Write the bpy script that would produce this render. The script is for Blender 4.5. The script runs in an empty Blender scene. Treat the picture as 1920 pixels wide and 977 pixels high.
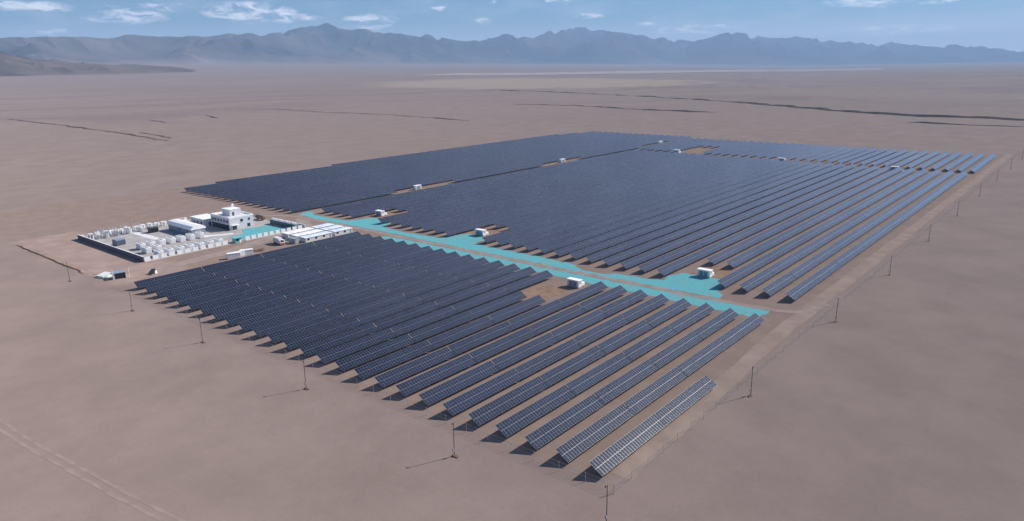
import bpy, bmesh, math, random
import numpy as np
from mathutils import Matrix, Vector

random.seed(7)
R = math.radians
S = bpy.context.scene
COL = S.collection

# ------------------------------------------------------------------ camera, sky, sun, exposure
CAM = Vector((-116.593, -73.287, 86.6))
cd = bpy.data.cameras.new('camera'); cam = bpy.data.objects.new('camera', cd); COL.objects.link(cam)
fw = Vector((0.7396135, 0.6200711, -0.261694)); rt = Vector((0.6391889, -0.7688965, -0.0153528)); up = Vector((0.2107354, 0.1559168, 0.9650288))
cam.matrix_world = Matrix(((rt.x, up.x, -fw.x, CAM.x), (rt.y, up.y, -fw.y, CAM.y), (rt.z, up.z, -fw.z, CAM.z), (0, 0, 0, 1)))
cd.sensor_width = 36; cd.lens = 25.132; cd.clip_start = 1; cd.clip_end = 200000
S.camera = cam

SUN_EL, SUN_AZ = 36.0, -24.5          # towards the sun: azimuth from +X
W = bpy.data.worlds.new('World'); S.world = W; W.use_nodes = True
wt = W.node_tree; wt.nodes.clear()
SKY_STRENGTH = 0.05

# clouds: azimuth, elevation, half width, half height (degrees): real places in the sky
CLOUDS = [(66.67, 3.78, 2.9, .62), (64.63, 4.36, 1.5, .34), (59.31, 4.08, 2.9, .85), (56.59, 3.88, 1.5, .7), (50.52, 3.43, 2.3, .62), (54.73, 3.74, 1.1, .34),
          (45.07, 4.38, .55, .26), (41.92, 3.44, 1.0, .34), (33.7, 3.6, 1.2, .26), (40.88, 4.68, .4, .18), (14.74, 3.9, 2.6, .4), (10.27, 3.9, 2.3, .36),
          (36.04, 4.71, .7, .17), (25.73, 2.46, 4.4, .34), (12.26, 1.95, 4.4, .42), (71.5, 2.6, 1.5, .21), (72.12, 4.2, 2.6, .43), (29.8, 3.0, .6, .25), (95, 5, 4, 1.0), (-12, 4.5, 5, 1.1)]

def N(t, typ, **kw):
    n = t.nodes.new(typ)
    for k, v in kw.items(): setattr(n, k, v)
    return n

def mth(t, op, a, b=None, c=None, clamp=False):
    n = N(t, 'ShaderNodeMath', operation=op, use_clamp=clamp)
    for i, v in enumerate((a, b, c)):
        if v is None: continue
        if isinstance(v, (int, float)): n.inputs[i].default_value = v
        else: t.links.new(v, n.inputs[i])
    return n.outputs[0]

def mixc(t, fac, a, b, blend='MIX'):
    n = N(t, 'ShaderNodeMix', data_type='RGBA', blend_type=blend)
    for s, v in ((n.inputs[0], fac), (n.inputs[6], a), (n.inputs[7], b)):
        if isinstance(v, (int, float)): s.default_value = v
        elif isinstance(v, (tuple, list)): s.default_value = (*v, 1) if len(v) == 3 else v
        else: t.links.new(v, s)
    return n.outputs[2]

def noise(t, vec, scale, detail=4, rough=.55, dist=0):
    n = N(t, 'ShaderNodeTexNoise')
    n.inputs['Scale'].default_value = scale; n.inputs['Detail'].default_value = detail
    n.inputs['Roughness'].default_value = rough; n.inputs['Distortion'].default_value = dist
    if vec is not None: t.links.new(vec, n.inputs['Vector'])
    return n.outputs['Fac']

def ramp(t, v, lo, hi):
    n = N(t, 'ShaderNodeMapRange', interpolation_type='SMOOTHSTEP')
    t.links.new(v, n.inputs[0]); n.inputs[1].default_value = lo; n.inputs[2].default_value = hi
    return n.outputs[0]

def build_world():
    t = wt
    out = N(t, 'ShaderNodeOutputWorld'); bg = N(t, 'ShaderNodeBackground'); bg.inputs[1].default_value = SKY_STRENGTH
    t.links.new(bg.outputs[0], out.inputs[0])
    sky = N(t, 'ShaderNodeTexSky', sky_type='NISHITA')
    sky.sun_disc = False; sky.sun_elevation = R(SUN_EL); sky.sun_rotation = R(90 - SUN_AZ)
    sky.altitude = 3900; sky.air_density = 1.6; sky.dust_density = 0.6; sky.ozone_density = 4.0
    tc = N(t, 'ShaderNodeTexCoord'); sep = N(t, 'ShaderNodeSeparateXYZ'); t.links.new(tc.outputs['Generated'], sep.inputs[0])
    az = mth(t, 'MULTIPLY', mth(t, 'ARCTAN2', sep.outputs[1], sep.outputs[0]), 57.2958)
    el = mth(t, 'MULTIPLY', mth(t, 'ARCSINE', sep.outputs[2]), 57.2958)
    cmb = N(t, 'ShaderNodeCombineXYZ'); t.links.new(mth(t, 'MULTIPLY', az, .45), cmb.inputs[0]); t.links.new(mth(t, 'MULTIPLY', el, 1.5), cmb.inputs[1])
    n1 = noise(t, cmb.outputs[0], 1.5, 9, .62, .5)
    n2 = noise(t, cmb.outputs[0], .55, 5, .55)
    w1 = noise(t, cmb.outputs[0], 1.1, 5, .6); off = N(t, 'ShaderNodeVectorMath', operation='ADD'); t.links.new(cmb.outputs[0], off.inputs[0]); off.inputs[1].default_value = (31, 17, 5)
    w2 = noise(t, off.outputs[0], 1.1, 5, .6)
    azw = mth(t, 'ADD', az, mth(t, 'MULTIPLY', mth(t, 'SUBTRACT', w1, .5), 3.2)); elw = mth(t, 'ADD', el, mth(t, 'MULTIPLY', mth(t, 'SUBTRACT', w2, .5), .9))
    m = None
    for (a, e, w, h) in CLOUDS:
        dx = mth(t, 'DIVIDE', mth(t, 'SUBTRACT', azw, a), w); dy = mth(t, 'DIVIDE', mth(t, 'SUBTRACT', elw, e), h)
        q = mth(t, 'SUBTRACT', 1.0, mth(t, 'ADD', mth(t, 'MULTIPLY', dx, dx), mth(t, 'MULTIPLY', dy, dy)), clamp=True)
        m = q if m is None else mth(t, 'MAXIMUM', m, q)
    dens = mth(t, 'MULTIPLY', mth(t, 'POWER', m, .7), ramp(t, n1, .36, .66))
    cl = ramp(t, dens, -.05, 1.0)
    veil = mth(t, 'MULTIPLY', ramp(t, n2, .42, .75), .16)
    fac = mth(t, 'MULTIPLY', mth(t, 'MAXIMUM', cl, veil), .68)
    blue = mixc(t, 1.0, sky.outputs[0], SKY_TINT, 'MULTIPLY')
    col = mixc(t, fac, blue, CLOUD_COL)
    # pale dusty air low over the plain, and an added unseen bright patch higher up for the panels to reflect
    low = mth(t, 'MULTIPLY', mth(t, 'SUBTRACT', 1, ramp(t, el, .3, 3.6)), mth(t, 'ADD', .42, mth(t, 'MULTIPLY', mth(t, 'SUBTRACT', 1, ramp(t, az, 5, 45)), .30)))
    col = mixc(t, low, col, (23, 23.2, 24.5))
    azm = mth(t, 'SUBTRACT', 1, ramp(t, mth(t, 'ABSOLUTE', mth(t, 'SUBTRACT', az, 8.)), 35, 100))
    elm = mth(t, 'MULTIPLY', ramp(t, el, 6.5, 13), mth(t, 'SUBTRACT', 1, ramp(t, el, 42, 64)))
    glow = mth(t, 'MULTIPLY', mth(t, 'MULTIPLY', azm, elm), mth(t, 'ADD', .55, mth(t, 'MULTIPLY', ramp(t, n2, .3, .7), .45)))
    col = mixc(t, mth(t, 'MULTIPLY', glow, .85), col, PANEL_SKY_GLOW)
    t.links.new(col, bg.inputs[0])
SKY_TINT = (0.62, 0.86, 1.12)
PANEL_SKY_GLOW = (8.2, 10.2, 15.5)
CLOUD_COL = (21, 20.5, 21.5)
build_world()

sl = bpy.data.lights.new('sun', 'SUN'); sl.energy = 5.0; sl.angle = R(.5); sl.color = (1, .93, .84)
sun = bpy.data.objects.new('sun', sl); COL.objects.link(sun)
sv = Vector((math.cos(R(SUN_EL)) * math.cos(R(SUN_AZ)), math.cos(R(SUN_EL)) * math.sin(R(SUN_AZ)), math.sin(R(SUN_EL))))
sun.rotation_euler = sv.to_track_quat('Z', 'Y').to_euler()

S.view_settings.view_transform = 'Standard'; S.view_settings.look = 'None'
S.view_settings.exposure = 0.6; S.view_settings.gamma = 1; S.view_settings.use_curve_mapping = False
S.render.engine = 'CYCLES'
S.cycles.use_denoising = True
S.cycles.max_bounces = 6; S.cycles.volume_bounces = 0; S.cycles.transparent_max_bounces = 12

HAZE_DENSITY = 5.5e-5
HAZE_COLOR = (0.44, 0.665, 1.0)

# ------------------------------------------------------------------ helpers
def obj(name, verts, faces, mats, parent=None, midx=None, smooth=False, uv=None):
    me = bpy.data.meshes.new(name); me.from_pydata(verts, [], faces); me.update()
    for m in (mats if isinstance(mats, (list, tuple)) else [mats]): me.materials.append(m)
    if midx is not None: me.polygons.foreach_set('material_index', midx)
    if smooth: me.polygons.foreach_set('use_smooth', [True] * len(me.polygons))
    if uv is not None:
        l = me.uv_layers.new(name='UVMap'); l.data.foreach_set('uv', [c for p in uv for c in p])
    o = bpy.data.objects.new(name, me); COL.objects.link(o)
    if parent: o.parent = parent
    return o

class MB:
    """collects boxes and tubes into one mesh"""
    def __init__(s): s.v, s.f, s.m = [], [], []
    def box(s, x0, x1, y0, y1, z0, z1, m=0):
        b = len(s.v)
        s.v += [(x0, y0, z0), (x1, y0, z0), (x1, y1, z0), (x0, y1, z0), (x0, y0, z1), (x1, y0, z1), (x1, y1, z1), (x0, y1, z1)]
        for q in ((0, 3, 2, 1), (4, 5, 6, 7), (0, 1, 5, 4), (1, 2, 6, 5), (2, 3, 7, 6), (3, 0, 4, 7)):
            s.f.append(tuple(b + i for i in q)); s.m.append(m)
        return s
    def tube(s, p, q, r0, r1=None, n=8, m=0):
        r1 = r0 if r1 is None else r1
        p, q = Vector(p), Vector(q); d = (q - p).normalized()
        a = d.orthogonal().normalized(); c = d.cross(a); b = len(s.v)
        for (o, r) in ((p, r0), (q, r1)):
            for i in range(n):
                t = 2 * math.pi * i / n; s.v.append(tuple(o + a * math.cos(t) * r + c * math.sin(t) * r))
        for i in range(n):
            j = (i + 1) % n; s.f.append((b + i, b + j, b + n + j, b + n + i)); s.m.append(m)
        s.f.append(tuple(b + n - 1 - i for i in range(n))); s.m.append(m)
        s.f.append(tuple(b + n + i for i in range(n))); s.m.append(m)
        return s
    def prism(s, prof, y0, y1, m=0, axis='y'):
        """profile of (a, z) points extruded along y (or x)"""
        b = len(s.v); n = len(prof)
        for w in (y0, y1):
            for (a, z) in prof: s.v.append((a, w, z) if axis == 'y' else (w, a, z))
        for i in range(n):
            j = (i + 1) % n; s.f.append((b + i, b + j, b + n + j, b + n + i)); s.m.append(m)
        s.f.append(tuple(b + n - 1 - i for i in range(n))); s.m.append(m)
        s.f.append(tuple(b + n + i for i in range(n))); s.m.append(m)
        return s
    def build(s, name, mats, parent=None, bevel=0):
        o = obj(name, s.v, s.f, mats, parent, s.m)
        bm = bmesh.new(); bm.from_mesh(o.data); bmesh.ops.recalc_face_normals(bm, faces=bm.faces)
        if bevel: bmesh.ops.bevel(bm, geom=bm.edges[:], offset=bevel, segments=1, affect='EDGES', clamp_overlap=True)
        bm.to_mesh(o.data); bm.free()
        return o

def tag(o, label=None, cat=None, group=None, kind=None):
    if label: o['label'] = label
    if cat: o['category'] = cat
    if group: o['group'] = group
    if kind: o['kind'] = kind
    return o

def thing(name, label, cat, loc=(0, 0, 0), rz=0, group=None):
    o = bpy.data.objects.new(name, None); COL.objects.link(o); o.empty_display_size = .5
    o.location = loc; o.rotation_euler = (0, 0, rz)
    return tag(o, label, cat, group)

def copy_tree(o, parent=None):
    c = o.copy(); COL.objects.link(c)
    if parent: c.parent = parent
    for ch in list(o.children): copy_tree(ch, c)
    return c

def ordinal(n):
    w = ['first', 'second', 'third', 'fourth', 'fifth', 'sixth', 'seventh', 'eighth', 'ninth', 'tenth', 'eleventh', 'twelfth', 'thirteenth', 'fourteenth',
         'fifteenth', 'sixteenth', 'seventeenth', 'eighteenth', 'nineteenth']
    if n <= 19: return w[n - 1]
    tens = {2: 'twent', 3: 'thirt'}[n // 10]
    return tens + 'ieth' if n % 10 == 0 else tens + 'y-' + w[n % 10 - 1]

# ------------------------------------------------------------------ materials
def mat(name, col, rough=.6, metal=0., var=.12, scale=.8, spec=.4, bump=0, drough=0.):
    m = bpy.data.materials.new(name); m.use_nodes = True; t = m.node_tree; p = t.nodes['Principled BSDF']
    tc = N(t, 'ShaderNodeTexCoord')
    f = noise(t, tc.outputs['Object'], scale, 5, .6)
    a = tuple(c * (1 - var) for c in col); b = tuple(min(1, c * (1 + var)) for c in col)
    t.links.new(mixc(t, ramp(t, f, .3, .7), a, b), p.inputs['Base Color'])
    p.inputs['Roughness'].default_value = rough; p.inputs['Metallic'].default_value = metal
    p.inputs['Specular IOR Level'].default_value = spec; p.inputs['Diffuse Roughness'].default_value = drough
    if bump:
        bn = N(t, 'ShaderNodeBump'); bn.inputs['Strength'].default_value = bump; bn.inputs['Distance'].default_value = .3
        t.links.new(noise(t, tc.outputs['Object'], scale * 4, 4), bn.inputs['Height']); t.links.new(bn.outputs[0], p.inputs['Normal'])
    return m

WHITE = mat('white_paint', (.74, .75, .77), .5, var=.08)
OFFWHITE = mat('white_render', (.66, .66, .68), .8, var=.08, drough=.6)
GREY = mat('grey_metal', (.34, .35, .37), .5)
STEEL = mat('galvanised_steel', (.42, .43, .45), .45, .6)
DARK = mat('dark_metal', (.055, .055, .06), .6)
POLE = mat('weathered_pole', (.10, .085, .08), .7)
GLASSD = mat('window_glass', (.02, .03, .045), .15, spec=.6)
TEALPAINT = mat('teal_paint', (.12, .40, .42), .5)
DARKTEAL = mat('dark_teal_paint', (.06, .13, .17), .5)
RED = mat('red_paint', (.42, .04, .03), .4)
BROWN = mat('rusty_brown', (.16, .10, .08), .75)
BLUEGREY = mat('blue_grey_paint', (.20, .25, .32), .5)
PINK = mat('pink_paint', (.55, .33, .34), .6)
PALEGREEN = mat('pale_green_sheet', (.50, .62, .56), .5)
CONC = mat('concrete', (.36, .34, .33), .9, var=.16, scale=.15, drough=.4, spec=.04)
ROCK = mat('dark_rock', (.15, .112, .10), .95, var=.3, scale=.05, bump=.5, drough=1, spec=.04)
SOILBROWN = mat('disturbed_brown_soil', (.26, .17, .125), .95, var=.2, scale=.25, drough=.4, spec=.04)
ROADM = mat('compacted_road_gravel', (.30, .235, .21), .95, var=.13, scale=.2, drough=.4, spec=.04)
TRACKM = mat('pale_track_dust', (.29, .222, .188), .95, var=.12, scale=.1, drough=.4, spec=.04)
FAINT = mat('faint_track_dust', (.275, .216, .194), .95, var=.12, scale=.3, drough=.4, spec=.04)
SALT = mat('salt_crust', (.345, .295, .275), .9, var=.1, scale=.004, drough=.4, spec=.04)

def teal_gravel():
    m = mat('teal_ground_cover', (.145, .43, .45), .9, drough=.4, spec=.05)
    t = m.node_tree; p = t.nodes['Principled BSDF']; tc = N(t, 'ShaderNodeTexCoord')
    a = noise(t, tc.outputs['Object'], .09, 6, .65); b = noise(t, tc.outputs['Object'], .9, 4, .6)
    c = mixc(t, ramp(t, b, .25, .75), (.10, .335, .37), (.14, .42, .45))
    c = mixc(t, mth(t, 'MULTIPLY', ramp(t, a, .50, .72), .7), c, (.27, .255, .22))
    t.links.new(c, p.inputs['Base Color']); return m
TEAL = teal_gravel()

def ground_mat():
    m = bpy.data.materials.new('desert_sand'); m.use_nodes = True; t = m.node_tree; p = t.nodes['Principled BSDF']
    tc = N(t, 'ShaderNodeTexCoord'); v = tc.outputs['Object']
    sep = N(t, 'ShaderNodeSeparateXYZ'); t.links.new(v, sep.inputs[0])
    big = noise(t, v, .0011, 5, .6, .6); mid = noise(t, v, .035, 8, .68); fine = noise(t, v, .9, 5, .7)
    mp = N(t, 'ShaderNodeMapping'); mp.inputs['Scale'].default_value = (.0016, .00055, 1); mp.inputs['Rotation'].default_value = (0, 0, R(20)); t.links.new(v, mp.inputs['Vector'])
    streak = noise(t, mp.outputs[0], 1.0, 7, .62, .8)
    c = mixc(t, ramp(t, mid, .28, .72), SAND_A, SAND_B)
    c = mixc(t, mth(t, 'MULTIPLY', ramp(t, big, .45, .7), .35), c, SAND_C)
    # far plain: low scrub darkens the desert in streaks beyond about a kilometre
    dist = N(t, 'ShaderNodeVectorMath', operation='LENGTH'); t.links.new(v, dist.inputs[0])
    far = ramp(t, dist.outputs['Value'], 750, 1700)
    c = mixc(t, mth(t, 'MULTIPLY', mth(t, 'MULTIPLY', ramp(t, streak, .42, .66), far), .62), c, (.178, .137, .135))
    # a paler sandy fan out on the plain
    ex = mth(t, 'DIVIDE', mth(t, 'SUBTRACT', sep.outputs[0], 2700.), 850.); ey = mth(t, 'DIVIDE', mth(t, 'SUBTRACT', sep.outputs[1], 2080.), 830.)
    er = mth(t, 'ADD', mth(t, 'ADD', mth(t, 'MULTIPLY', ex, ex), mth(t, 'MULTIPLY', ey, ey)), mth(t, 'MULTIPLY', mth(t, 'SUBTRACT', streak, .5), 1.2))
    c = mixc(t, mth(t, 'MULTIPLY', mth(t, 'SUBTRACT', 1, ramp(t, er, .55, 1.2)), .75), c, (.36, .285, .22))
    # soil worked over by the building site, inside the fence
    e = noise(t, v, .05, 4, .6); e2 = mth(t, 'MULTIPLY', mth(t, 'SUBTRACT', e, .5), 14)
    xx = mth(t, 'ADD', sep.outputs[0], e2); yy = mth(t, 'ADD', sep.outputs[1], e2)
    def band(w, lo, hi, k=4): return mth(t, 'MULTIPLY', ramp(t, w, lo - k, lo + k), mth(t, 'SUBTRACT', 1, ramp(t, w, hi - k, hi + k)))
    site = mth(t, 'MULTIPLY', band(xx, -3, 690), band(yy, -1, 476))
    yard = mth(t, 'MULTIPLY', band(xx, -4, 30), band(yy, 240, 372))
    s2 = mixc(t, ramp(t, noise(t, v, .12, 5, .6), .35, .7), SOIL_A, SOIL_B)
    c = mixc(t, mth(t, 'MULTIPLY', site, .8), c, s2)
    c = mixc(t, mth(t, 'MULTIPLY', yard, .75), c, mixc(t, ramp(t, noise(t, v, .09, 5, .6), .35, .7), (.31, .226, .198), (.40, .298, .26)))
    c = mixc(t, mth(t, 'MULTIPLY', ramp(t, fine, .35, .75), .10), c, (.12, .10, .09))
    t.links.new(c, p.inputs['Base Color'])
    p.inputs['Roughness'].default_value = 1; p.inputs['Specular IOR Level'].default_value = 0.05; p.inputs['Diffuse Roughness'].default_value = .45
    bn = N(t, 'ShaderNodeBump'); bn.inputs['Strength'].default_value = .35; bn.inputs['Distance'].default_value = .25
    t.links.new(noise(t, v, .35, 6, .65), bn.inputs['Height']); t.links.new(bn.outputs[0], p.inputs['Normal'])
    return m
SAND_A, SAND_B, SAND_C = (.232, .179, .160), (.285, .221, .197), (.218, .170, .156)
SOIL_A, SOIL_B = (.232, .170, .140), (.28, .208, .175)

def mountain_mat():
    m = bpy.data.materials.new('mountain_rock'); m.use_nodes = True; t = m.node_tree; p = t.nodes['Principled BSDF']
    tc = N(t, 'ShaderNodeTexCoord'); v = tc.outputs['Object']
    a = noise(t, v, .0006, 6, .6); b = noise(t, v, .003, 6, .65)
    c = mixc(t, ramp(t, a, .35, .65), (.055, .048, .05), (.165, .128, .112))
    c = mixc(t, mth(t, 'MULTIPLY', ramp(t, b, .55, .75), .5), c, (.30, .25, .22))
    at = N(t, 'ShaderNodeAttribute', attribute_name='apron')
    c = mixc(t, at.outputs['Fac'], c, (.30, .235, .215))
    t.links.new(c, p.inputs['Base Color']); p.inputs['Roughness'].default_value = 1; p.inputs['Specular IOR Level'].default_value = 0; p.inputs['Diffuse Roughness'].default_value = 1
    return m

def panel_mat():
    m = bpy.data.materials.new('solar_glass'); m.use_nodes = True; t = m.node_tree; p = t.nodes['Principled BSDF']
    uvn = N(t, 'ShaderNodeUVMap', uv_map='UVMap'); sep = N(t, 'ShaderNodeSeparateXYZ'); t.links.new(uvn.outputs[0], sep.inputs[0])
    u, v = sep.outputs[0], sep.outputs[1]                     # u: modules along the table, v: modules up the slope (0..2)
    fu = mth(t, 'FRACT', u); fv = mth(t, 'FRACT', v)
    du = mth(t, 'ABSOLUTE', mth(t, 'SUBTRACT', fu, .5)); dv = mth(t, 'ABSOLUTE', mth(t, 'SUBTRACT', fv, .5))
    frame = mth(t, 'MAXIMUM', mth(t, 'GREATER_THAN', du, .48), mth(t, 'GREATER_THAN', dv, .49))
    mid = mth(t, 'MULTIPLY', mth(t, 'LESS_THAN', dv, .010), .4)        # the seam between the two half strings of cells
    # thin busbars and cell gaps
    cu = mth(t, 'ABSOLUTE', mth(t, 'SUBTRACT', mth(t, 'FRACT', mth(t, 'MULTIPLY', fu, 6)), .5)); cv = mth(t, 'ABSOLUTE', mth(t, 'SUBTRACT', mth(t, 'FRACT', mth(t, 'MULTIPLY', fv, 12)), .5))
    cell = mth(t, 'MULTIPLY', mth(t, 'MAXIMUM', mth(t, 'GREATER_THAN', cu, .48), mth(t, 'GREATER_THAN', cv, .48)), .05)
    f = mth(t, 'MAXIMUM', frame, mth(t, 'MAXIMUM', mid, cell))
    cmb = N(t, 'ShaderNodeCombineXYZ'); t.links.new(mth(t, 'FLOOR', u), cmb.inputs[0]); t.links.new(mth(t, 'FLOOR', v), cmb.inputs[1])
    oi = N(t, 'ShaderNodeObjectInfo'); t.links.new(mth(t, 'MULTIPLY', oi.outputs['Random'], 91), cmb.inputs[2])
    wn = N(t, 'ShaderNodeTexWhiteNoise', noise_dimensions='3D'); t.links.new(cmb.outputs[0], wn.inputs['Vector'])
    base = mixc(t, wn.outputs['Value'], (.005, .007, .016), (.010, .013, .026))
    base = mixc(t, mth(t, 'MULTIPLY', ramp(t, oi.outputs['Random'], .2, 1), .5), base, (.016, .020, .040))
    t.links.new(mixc(t, f, base, (.22, .24, .31)), p.inputs['Base Color'])
    t.links.new(mth(t, 'ADD', mth(t, 'MULTIPLY', frame, .15), PANEL_ROUGH), p.inputs['Roughness'])
    p.inputs['Specular IOR Level'].default_value = .78; p.inputs['IOR'].default_value = 1.5
    return m
PANEL_ROUGH = .10
GROUND = ground_mat(); MOUNT = mountain_mat(); PANEL = panel_mat()
BACKSHEET = mat('backsheet', (.22, .22, .24), .6)
FRAME = mat('dull_frame', (.27, .28, .31), .6)
ALU = mat('aluminium', (.55, .56, .58), .4, .5)

def mesh_mat():
    m = bpy.data.materials.new('chain_link'); m.use_nodes = True; t = m.node_tree; p = t.nodes['Principled BSDF']
    p.inputs['Base Color'].default_value = (.22, .22, .22, 1); p.inputs['Alpha'].default_value = .06; p.inputs['Roughness'].default_value = .6
    return m
CHAIN = mesh_mat()

# ------------------------------------------------------------------ ground height and noise
RISE_T = [-8.21, 18.49, 25.98, 42.21, 61.7, 74.39, 88.06]
RISE_S = [0.0, 0.0, 0.004, 0.0125, 0.022, 0.028, 0.03]
def gh(x, y):
    r = np.hypot(x - CAM.x, y - CAM.y); t = np.degrees(np.arctan2(y - CAM.y, x - CAM.x))
    q = np.maximum(0, r - 1500.); return np.interp(t, RISE_T, RISE_S) * q * q / (q + 1500.)

def vnoise(x, y, seed=0):
    xi = np.floor(x).astype(np.int64); yi = np.floor(y).astype(np.int64); fx = x - xi; fy = y - yi
    def g(a, b):
        h = (a * 374761393 + b * 668265263 + seed * 1442695041) & 0xFFFFFFFF
        h = ((h ^ (h >> 13)) * 1274126177) & 0xFFFFFFFF; h = h ^ (h >> 16)
        an = (h % 65536) / 65536. * 2 * np.pi; return np.cos(an), np.sin(an)
    u = fx * fx * fx * (fx * (fx * 6 - 15) + 10); w = fy * fy * fy * (fy * (fy * 6 - 15) + 10)
    def dot(a, b): gx, gy = g(xi + a, yi + b); return gx * (fx - a) + gy * (fy - b)
    return ((dot(0, 0) * (1 - u) + dot(1, 0) * u) * (1 - w) + (dot(0, 1) * (1 - u) + dot(1, 1) * u) * w) * 1.5
def fbm(x, y, o=5, seed=0, ridged=False):
    s = np.zeros_like(x); a = 1.; tot = 0; wgt = np.ones_like(x)
    for i in range(o):
        n = vnoise(x * 2 ** i, y * 2 ** i, seed + i)
        if ridged:
            n = (1 - np.abs(n) * 1.6) ** 2; n = np.clip(n, 0, 1.2) * wgt; wgt = np.clip(n * 1.4, 0, 1)
        s += a * n; tot += a; a *= .52
    return s / tot

def grid_obj(name, P, mats, wrap=False):
    na, nb = P.shape[:2]
    i = np.arange(na * nb).reshape(na, nb)
    if wrap: i = np.vstack([i, i[:1]])
    q = np.stack([i[:-1, :-1], i[1:, :-1], i[1:, 1:], i[:-1, 1:]], -1).reshape(-1, 4)
    return obj(name, P.reshape(-1, 3).tolist(), q.tolist(), mats, smooth=True)

# the ground: one sheet, rising gently to the foot of the range on the far left
azs = np.radians(np.concatenate([np.arange(-20, 100, .75), np.arange(100, 340, 5.)]))
rs = np.concatenate([[.5], np.geomspace(40, 45000, 130)])
A, Rr = np.meshgrid(azs, rs, indexing='ij')
X = CAM.x + Rr * np.cos(A); Y = CAM.y + Rr * np.sin(A)
Z = gh(X, Y)
Z += np.clip((Rr - 950) / 900, 0, 1) * (fbm(X / 420., Y / 420., 3, 5) * 1.6)
g = grid_obj('ground', np.stack([X, Y, Z], -1)[:, ::-1], GROUND, wrap=True); tag(g, kind='structure')

PROF = [(-35, .9), (-20, 1.3), (-8, .9), (0, .7), (5.22, 0.481), (6.37, 0.64), (7.55, 0.837), (8.75, 0.97), (9.96, 0.936), (11.86, 1.056), (12.69, 1.287), (13.48, 1.099), (15.17, 1.322), (17.24, 1.522), (18.67, 1.816), (20.1, 1.746), (21.19, 1.812), (22.32, 2.102), (23.63, 2.212), (25.13, 1.876), (26.07, 1.633), (28.82, 2.0), (30.4, 2.227), (31.6, 2.406), (32.81, 2.624), (33.81, 2.76), (34.82, 2.819), (35.63, 2.641), (36.85, 2.586), (38.07, 2.219), (39.09, 2.157), (40.11, 2.445), (41.13, 2.266), (42.16, 2.047), (43.79, 1.991), (45.0, 2.2), (46.2, 2.484), (47.8, 2.577), (49.58, 2.669), (50.56, 2.866), (51.73, 2.91), (52.88, 3.066), (53.55, 3.33), (54.02, 3.256), (55.55, 2.997), (57.09, 2.628), (58.2, 2.592), (59.27, 2.776), (60.01, 2.629), (61.45, 2.483), (63.54, 2.409), (64.89, 2.371), (66.2, 2.506), (67.0, 2.537), (68.0, 2.257), (68.93, 2.321), (69.68, 2.452), (70.9, 2.376), (72.38, 2.365), (74.09, 2.253), (80, 2.5), (88, 2.1), (100, 2.6), (112, 1.8)]
HILL = [(60.5, -.2), (63.61, 0.393), (64.46, 0.513), (66.78, 0.648), (68.06, 0.698), (69.31, 0.815), (70.24, 0.824), (71.11, 1.035), (72.0, 1.074), (72.86, 1.179), (73.68, 1.379), (74.22, 1.477), (76, 1.75), (79, 1.5), (82, 1.9), (86, 1.2), (90, .6), (94, -.2)]

def mountains(name, prof, a0, a1, da, base_t, base_r, width, seed, scale, nt, peak=.62, apron=.22):
    az = np.arange(a0, a1, da); tt = np.linspace(0, 1, nt) ** 1.15
    Ag, T = np.meshgrid(az, tt, indexing='ij')
    rb = np.interp(az, base_t, base_r)[:, None]
    rb = rb * (1 + .05 * fbm(az[:, None] / 3.3, az[:, None] * 0 + 3.3, 2, seed + 9))
    r = rb + T * width * (rb / rb.mean()) ** .6
    X = CAM.x + r * np.cos(np.radians(Ag)); Y = CAM.y + r * np.sin(np.radians(Ag))
    wx = fbm(X / (scale * 2), Y / (scale * 2), 3, seed + 20) * scale * .7; wy = fbm(X / (scale * 2) + 7, Y / (scale * 2), 3, seed + 21) * scale * .7
    rid = fbm((X + wx) / scale, (Y + wy) / scale, 6, seed, True)
    lo = fbm(X / (scale * 2.6), Y / (scale * 2.6), 3, seed + 40)
    env = np.where(T < peak, (T / peak) ** 1.25, np.clip((1 - T) / (1 - peak), 0, 1) ** .8)
    wr = np.exp(-((T - peak) / .12) ** 2)
    H = env * (1 + (1 - .75 * wr) * (2.1 * (rid - rid.mean()) + .34 * lo)); H = np.clip(H, .004, 3)
    base = gh(X, Y)
    tgt = np.interp(az, [p[0] for p in prof], [p[1] for p in prof]) + .02 * fbm(az * 2.2, az * 0, 4, seed + 3)
    def sm(q, wdt):
        ker = np.hanning(int(wdt / da) | 1); ker /= ker.sum(); return np.convolve(np.pad(q, len(ker) // 2, mode='edge'), ker, mode='valid')
    ip = int(np.argmin(np.abs(tt - peak)))
    need = np.tan(np.radians(tgt)) * r[:, ip] + CAM.z - base[:, ip]
    ref = sm(need, 5.)[:, None] * (1 - wr) + sm(need, .18)[:, None] * wr
    Hs = H * np.maximum(ref, 8)
    k = np.max((Hs + base - CAM.z) / r, axis=1) / np.tan(np.radians(np.maximum(tgt, .15)))
    Hs = Hs / np.clip(sm(k, 3.), .6, 1.6)[:, None]
    cap = np.maximum(np.tan(np.radians(tgt))[:, None] * r + CAM.z - base, 1.); ks_ = 26.
    Hs = -ks_ * np.log(np.exp(-np.clip(Hs / ks_, -40, 60)) + np.exp(-np.clip((cap + 8) / ks_, -40, 60)))
    Hs = np.maximum(Hs, 0)
    Z = base + Hs - 3 * (1 - np.clip(T * 12, 0, 1)) - 2
    Z[:, -1] = base[:, -1] - 20
    o = grid_obj(name, np.stack([X, Y, Z], -1)[:, ::-1], MOUNT); tag(o, kind='structure')
    o.data.polygons.foreach_set('use_smooth', [False] * len(o.data.polygons))
    ap = np.clip(1 - T / apron, 0, 1)[:, ::-1] ** .7 * np.clip(.5 + lo[:, ::-1], .2, 1)
    at = o.data.attributes.new('apron', 'FLOAT', 'POINT'); at.data.foreach_set('value', ap.reshape(-1))
    return o
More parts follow.
